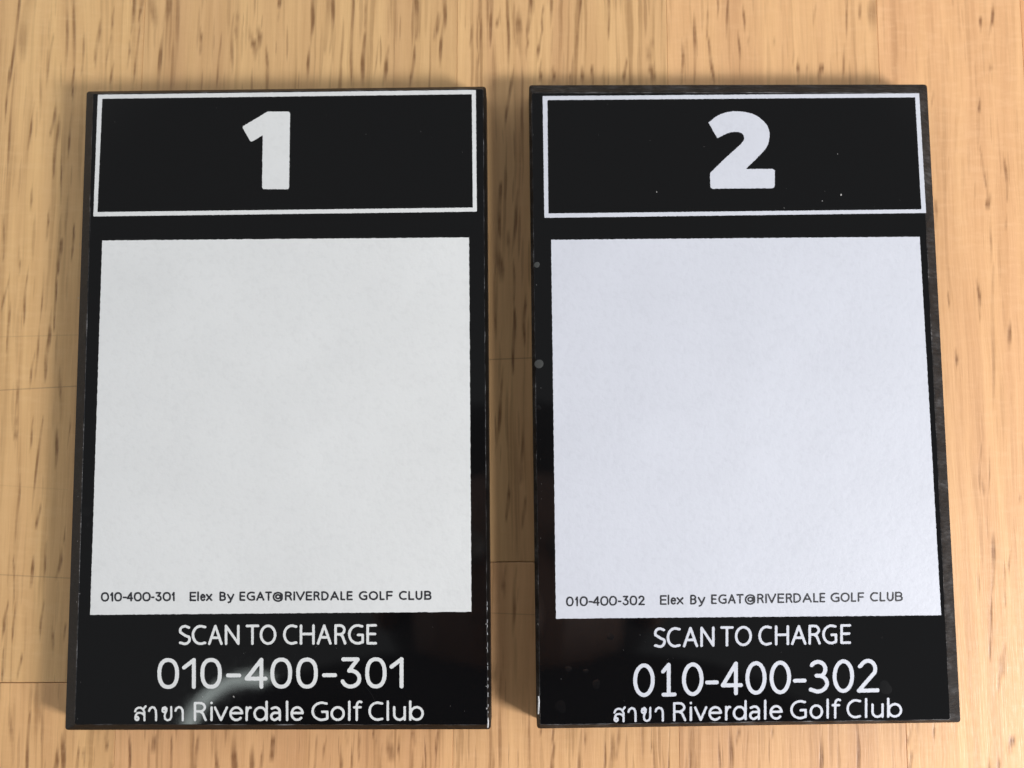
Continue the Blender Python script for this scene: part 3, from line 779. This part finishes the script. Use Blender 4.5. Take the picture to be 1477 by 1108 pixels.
B2 = [('0b', 913.3, 944.4), ('1b', 953.3, 975.9), ('0b', 983.7, 1014.8), ('-b', 1017.1, 1036.6), ('4b', 1039.7, 1071.6), ('0b', 1075.2, 1105.7), ('0b', 1110, 1141),
      ('-b', 1143.7, 1163.2), ('3b', 1166.1, 1196.2), ('0b', 1201, 1232), ('2b', 1236, 1268.5)]
text_line('lettering', WHITE_B, p2, Z1, B2, 5.6, ((929, 957), (1216, 951.2)), ((929, 1005.5), (1216, 999.6)), seed=15)
C2 = [('so', 884.8, 902.7, 2.9, TH), ('aa', 905, 919, 3.1, TH), ('kho', 923, 940.5, 2.9, TH), ('aa', 944, 958.4, 3.1, TH),
      ('R', 970.9, 989.9), ('i', 993.8, 999.2), ('v', 1001.1, 1020.3), ('e', 1021.8, 1041.6), ('r', 1045.2, 1055.3), ('d', 1056.9, 1077.1), ('a', 1080.2, 1097),
      ('l', 1101.4, 1106), ('e', 1110, 1129), ('G', 1139.8, 1163.7), ('o', 1167.7, 1187.2), ('l', 1191.8, 1195.9), ('f', 1199.4, 1213),
      ('C', 1221, 1242.5), ('l', 1247, 1251.4), ('u', 1256.8, 1274.7), ('b', 1279.5, 1301.3)]
text_line('lettering', WHITE_B, p2, Z1, C2, 3.4, ((980, 1012.8), (1290, 1007.6)), ((980, 1040.6), (1290, 1035.2)), seed=16)
D2 = [('0', 816.5, 827.4), ('1', 829.4, 833.8), ('0', 836.2, 847.9), ('-', 849, 855.4), ('4', 855, 865), ('0', 865.8, 877.7), ('0', 878.4, 890), ('-', 891, 896.5),
      ('3', 897.8, 907), ('0', 908.2, 919.2), ('2', 920.7, 930.2), ('E', 952, 961.8), ('l', 963, 965.4), ('e', 967.3, 975.5), ('x', 976, 986),
      ('B', 995.6, 1004.8), ('y', 1006.6, 1017.5), ('E', 1025.8, 1034), ('G', 1036.2, 1048.3), ('A', 1050, 1061.4), ('T', 1062.2, 1072.6), ('@', 1074.3, 1090.4),
      ('R', 1092.2, 1102), ('I', 1103.7, 1106.4), ('V', 1106.8, 1119.8), ('E', 1121.5, 1131.4), ('R', 1133.5, 1143), ('D', 1144.4, 1155.5), ('A', 1157.6, 1171.2), ('L', 1173, 1180.7),
      ('E', 1182.2, 1190.5), ('G', 1198, 1211), ('O', 1212.4, 1225.8), ('L', 1227.5, 1235), ('F', 1237.3, 1246.4), ('C', 1255, 1266.7), ('L', 1268.8, 1277.2), ('U', 1279.3, 1289.2), ('B', 1291, 1302.4)]
text_line('small_print', DARK_INK, p2, Z2, D2, 2.3, ((821, 860.6), (1297, 853.6)), ((821, 874.8), (1297, 867.3)), step=0.35, rough=0.3, seed=17)

# ---- marks on the faces: dried glue dots, dull smears, dust
def dome(name, px, py, rpx, hgt, material, root, lump=0.0, seed=0, sx=1.0):
    c = plane_pt(px, py, THICK); r = rpx * 0.1
    V, F = [], []
    K, R_ = 20, 5
    rg_ = random.Random(seed); ph = [rg_.uniform(0, 6.28) for _ in range(3)]
    for j in range(R_):
        t = j / (R_ - 1)
        for i in range(K):
            a = 2 * math.pi * i / K
            q = r * (1 - t * 0.999) * (1 + lump * (math.sin(2 * a + ph[0]) + .6 * math.sin(3 * a + ph[1])))
            V.append(((c[0] + sx * q * math.cos(a)) * MM, (c[1] + q * math.sin(a)) * MM, (THICK + 0.004 + hgt * (1 - (1 - t) ** 2)) * MM))
    for j in range(R_ - 1):
        for i in range(K):
            k = (i + 1) % K
            F.append((j * K + i, j * K + k, j * K + K + k, j * K + K + i))
    return link(name, V, F, material, root, True)
dome('glue_dot', 777.5, 525, 6.4, 0.08, GLUE_DOT, p2, 0.03, 1)
dome('glue_dot', 774.5, 382, 4.2, 0.05, GLUE_DOT, p2, 0.05, 2)
for i, (px, py, r) in enumerate(((809, 1019, 8), (860, 987, 6), (820, 965, 4.5), (845, 968, 3.5), (880, 918, 5), (1277, 992, 9), (777, 588, 3.5))):
    dome('smear', px, py, r, 0.01, SMEAR, p2, 0.12, i + 5)
for i, (px, py, r) in enumerate(((124, 738, 7), (128, 757, 3))):
    dome('smear', px, py, r, 0.01, SMEAR, p1, 0.15, i + 25)
def specks(root, spots, seed):
    V, F = [], []
    rg_ = random.Random(seed)
    for (px, py, r) in spots:
        c = plane_pt(px, py, THICK); b = len(V)
        K = 6
        for i in range(K):
            a = 2 * math.pi * i / K + rg_.random(); q = 0.1 * r * rg_.uniform(0.6, 1.2)
            V.append(((c[0] + q * math.cos(a)) * MM, (c[1] + q * math.sin(a)) * MM, (THICK + 0.01) * MM))
        V.append((c[0] * MM, c[1] * MM, (THICK + 0.07) * MM))
        for i in range(K): F.append((b + i, b + (i + 1) % K, b + K))
    o = link('dust', V, F, DUST, root); o['kind'] = 'stuff'
rq = random.Random(3)
def scatter(q, n, lo, hi):
    out = []
    for _ in range(n):
        u, v = rq.random(), rq.random()
        x = (1 - v) * ((1 - u) * q[0][0] + u * q[1][0]) + v * ((1 - u) * q[3][0] + u * q[2][0])
        y = (1 - v) * ((1 - u) * q[0][1] + u * q[1][1]) + v * ((1 - u) * q[3][1] + u * q[2][1])
        out.append((x, y, rq.uniform(lo, hi)))
    return out
specks(p1, [(337, 1005, 1.0), (338, 1006, .6), (701, 900, .9), (702, 935, .9), (701.5, 990, 1.0), (702, 1022, 1.3), (113, 430, .8)]
       + scatter([(110, 330), (125, 330), (118, 1040), (110, 1040)], 12, .2, .5) + scatter([(150, 890), (690, 890), (690, 1040), (120, 1040)], 14, .15, .35)
       + scatter([(150, 145), (676, 140), (678, 297), (145, 303)], 7, .15, .35), 5)
specks(p2, [(1213, 281, 1.4), (947, 277, .9), (1208, 222, .8), (1186, 290, .8), (1131, 300, .6), (776, 900, .7)]
       + scatter([(768, 140), (778, 140), (790, 1040), (780, 1040)], 10, .2, .5) + scatter([(800, 900), (1350, 896), (1360, 1030), (790, 1040)], 14, .15, .35)
       + scatter([(795, 150), (1318, 146), (1325, 300), (795, 305)], 8, .15, .35), 6)
# a stray hair under the second nought of 301; the same strip shape serves the painted edge glints
def hair(pts, w, root, name, material, z0):
    V, F = [], []
    P = [plane_pt(px, py, THICK) for px, py in pts]
    for k, p in enumerate(P):
        d = P[min(k + 1, len(P) - 1)] - P[max(k - 1, 0)]; d /= np.linalg.norm(d)
        nx, ny = -d[1], d[0]
        ww = w * (0.5 + 0.5 * math.sin(math.pi * (k + .5) / len(P)))
        for s_, zz in ((-1, 0), (0, ww), (1, 0)):
            V.append(((p[0] + nx * ww * s_ * .5) * MM, (p[1] + ny * ww * s_ * .5) * MM, (z0 + zz) * MM))
    for k in range(len(P) - 1):
        for s_ in (0, 1):
            F.append((k * 3 + s_, k * 3 + s_ + 1, k * 3 + s_ + 4, k * 3 + s_ + 3))
    return link(name, V, F, material, root)
hair([(527, 991), (532, 996), (536, 1002), (539, 1008), (540, 1014)], 0.07, p1, 'hair', SMEAR, THICK + 0.01)

# ------------------------------------------------------------------ what the glossy faces mirror: the photographer and an added round tube lamp
def skin_body(name, chains, material, parent=None, levels=2):
    """chains: lists of (x, y, z, rx, ry) in metres; first point of later chains joins an existing vertex by 'at' index"""
    V, R, Ed = [], [], []
    for c in chains:
        prev = None
        for p in c:
            if isinstance(p, int): prev = p; continue
            V.append(p[:3]); R.append(p[3:])
            if prev is not None: Ed.append((prev, len(V) - 1))
            prev = len(V) - 1
    me = bpy.data.meshes.new(name); me.from_pydata(V, Ed, [])
    o = bpy.data.objects.new(name, me); COL.objects.link(o)
    if parent: o.parent = parent
    o.modifiers.new('skin', 'SKIN')
    for i, r in enumerate(R):
        me.skin_vertices[0].data[i].radius = r
    me.skin_vertices[0].data[0].use_root = True
    o.modifiers.new('sub', 'SUBSURF').levels = levels
    o.modifiers['sub'].render_levels = levels
    me.materials.append(material)
    return o
CLOTH = plain('dark_cloth', (0.022, 0.022, 0.028), 0.9)
SKIN = plain('skin', (0.20, 0.12, 0.09), 0.6)
HAIR = plain('black_hair', (0.012, 0.010, 0.010), 0.7)
person = thing('person', 'person in a dark top leaning over the table to photograph the two plaques', 'person', loc=(0, 0, 0))
# 0 pelvis 1 waist 2 chest 3 upper chest 4 neck
torso = [(0, -.50, -.22, .16, .12), (0, -.46, -.02, .145, .11), (0, -.38, .18, .16, .12), (0, -.26, .33, .15, .10), (0, -.19, .395, .06, .06)]
chains = [torso]
idx = 5
for s_ in (-1, 1):
    chains.append([3, (s_ * .08, -.18, .385, .075, .075), (s_ * .136, -.190, .375, .082, .080), (s_ * .235, -.33, .14, .052, .05), (s_ * .23, -.37, -.06, .045, .043),
                   (s_ * .15, -.31, -.17, .036, .034), (s_ * .09, -.27, -.21, .030, .028)])
skin_body('top', chains, CLOTH, person)
for s_ in (-1, 1):
    skin_body('leg', [[(s_ * .09, -.50, -.26, .09, .085), (s_ * .11, -.30, -.30, .08, .075), (s_ * .13, -.08, -.31, .06, .06), (s_ * .13, -.06, -.52, .05, .05), (s_ * .13, -.10, -.70, .035, .035), (s_ * .13, -.02, -.73, .03, .022)]], CLOTH, person)
    hand = [[(s_ * .09, -.27, -.21, .026, .020), (s_ * .065, -.245, -.222, .036, .016), (s_ * .045, -.225, -.228, .036, .014)]]
    for k in range(4):
        a = (k - 1.5) * .018
        L = (.030, .036, .034, .026)[k]
        hand.append([2, (s_ * .035 + a * .7, -.215 + a * .7 * s_, -.232, .009, .009), (s_ * .035 + a * .7 - s_ * L * .7, -.215 + a * .7 * s_ + L * .6, -.240, .008, .008), (s_ * .035 + a * .7 - s_ * L * 1.1, -.215 + a * .7 * s_ + L * .9, -.258, .007, .007)])
    hand.append([0, (s_ * .088, -.232, -.205, .011, .011), (s_ * .070, -.205, -.205, .009, .009)])
    skin_body('hand', hand, SKIN, person, 1)
skin_body('head', [[(0, -.215, .385, .052, .052), (0, -.165, .415, .056, .060), (0, -.10, .435, .078, .090), (0, -.045, .440, .076, .080), (0, -.005, .445, .050, .052)],
                   ], SKIN, person)
def ellipsoid(name, c, r, material, parent, n=20, m_=12, cut=None):
    V, F = [], []
    for j in range(m_ + 1):
        ph = math.pi * j / m_
        for i in range(n):
            a = 2 * math.pi * i / n
            V.append((c[0] + r[0] * math.sin(ph) * math.cos(a), c[1] + r[1] * math.sin(ph) * math.sin(a), c[2] + r[2] * math.cos(ph)))
    for j in range(m_):
        for i in range(n):
            k = (i + 1) % n
            F.append((j * n + i, j * n + n + i, j * n + n + k, j * n + k))
    return link(name, V, F, material, parent, True)
ellipsoid('hair', (0, -.066, .475), (.104, .108, .078), HAIR, person)
ellipsoid('nose', (0, -.085, .352), (.014, .020, .018), SKIN, person)
ellipsoid('mouth', (0, -.135, .362), (.024, .006, .008), plain('lips', (.30, .10, .09), .5), person)
for s_ in (-1, 1):
    ellipsoid('eye', (s_ * .031, -.050, .362), (.013, .011, .009), plain('eye', (.12, .11, .10), .5), person)
    ellipsoid('ear', (s_ * .084, -.09, .44), (.012, .022, .030), SKIN, person)

ring_z = 1.6  # added lamp, placed and sized for the pale crescent in the black face
kc = plane_pt(358, 1068, THICK)[:2] * MM * (1 + ring_z / 0.12)
m, nt, p = mat('lit_tube')
p.inputs['Emission Color'].default_value = (0.88, 1.0, 0.96, 1)
p.inputs['Emission Strength'].default_value = 5.5
added_lamp = thing('added_ring_lamp', 'added white tube lamp, unseen overhead, shaped to mirror as a pale crescent in the left plaque', 'lamp', loc=(kc[0], kc[1], ring_z))
V, F = [], []
RR, rt, NA, NB = 0.122, 0.011, 48, 12
for i in range(NA):
    a = 2 * math.pi * i / NA
    for j in range(NB):
        b = 2 * math.pi * j / NB
        V.append(((RR + rt * math.cos(b)) * math.cos(a), (RR + rt * math.cos(b)) * math.sin(a), rt * math.sin(b)))
for i in range(NA):
    for j in range(NB):
        F.append((i * NB + j, (i + 1) % NA * NB + j, (i + 1) % NA * NB + (j + 1) % NB, i * NB + (j + 1) % NB))
link('added_tube', V, F, m, added_lamp, True)
V, F = [(0, 0, .05)], []
for i in range(32):
    a = 2 * math.pi * i / 32
    V += [(.06 * math.cos(a), .06 * math.sin(a), .0), (.07 * math.cos(a), .07 * math.sin(a), .05)]
for i in range(32):
    k = (i + 1) % 32
    F.append((1 + 2 * i, 1 + 2 * k, 2 + 2 * k, 2 + 2 * i)); F.append((0, 2 + 2 * i, 2 + 2 * k))
F.append([1 + 2 * i for i in range(32)][::-1])
link('base', V, F, plain('added_lamp_base', (.5, .5, .5), .5), added_lamp)

# pale strips along the plaque edges, painted as glints
GLINT = plain('pale_glint', (0.55, 0.56, 0.58), 0.35)
hair([(776.8, 1004), (777.2, 1012), (777.0, 1020), (776.4, 1030)], 0.26, p2, 'glint', GLINT, THICK - 0.03)
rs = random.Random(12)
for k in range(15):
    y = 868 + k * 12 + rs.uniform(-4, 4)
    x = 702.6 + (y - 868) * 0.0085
    hair([(x, y), (x + .1, y + rs.uniform(1, 2.5)), (x + .1, y + rs.uniform(3, 7))], rs.uniform(.05, .10), p1, 'glint', GLINT, THICK - 0.02)
hair([(703.5, 1036), (704, 1041), (703.8, 1046), (703.4, 1050)], 0.22, p1, 'glint', GLINT, THICK - 0.05)

EDGE_GLINT = sawn_black('edge_glint_line', 0.2, 0.03, 0.30)  # grey for lines that paint the glint along the inner edges
def along(q, n):
    return [(q[0] + (q[2] - q[0]) * k / n, q[1] + (q[3] - q[1]) * k / n) for k in range(n + 1)]
hair(along((130.6, 300, 108.2, 1040), 60), 0.075, p1, 'glint_line', EDGE_GLINT, THICK - 0.02)
hair(along((768, 133.6, 1325, 133.4), 60), 0.09, p2, 'glint_line', EDGE_GLINT, THICK - 0.02)
hair(along((1327.2, 137, 1369, 990), 60), 0.05, p2, 'glint_line', EDGE_GLINT, THICK - 0.02)
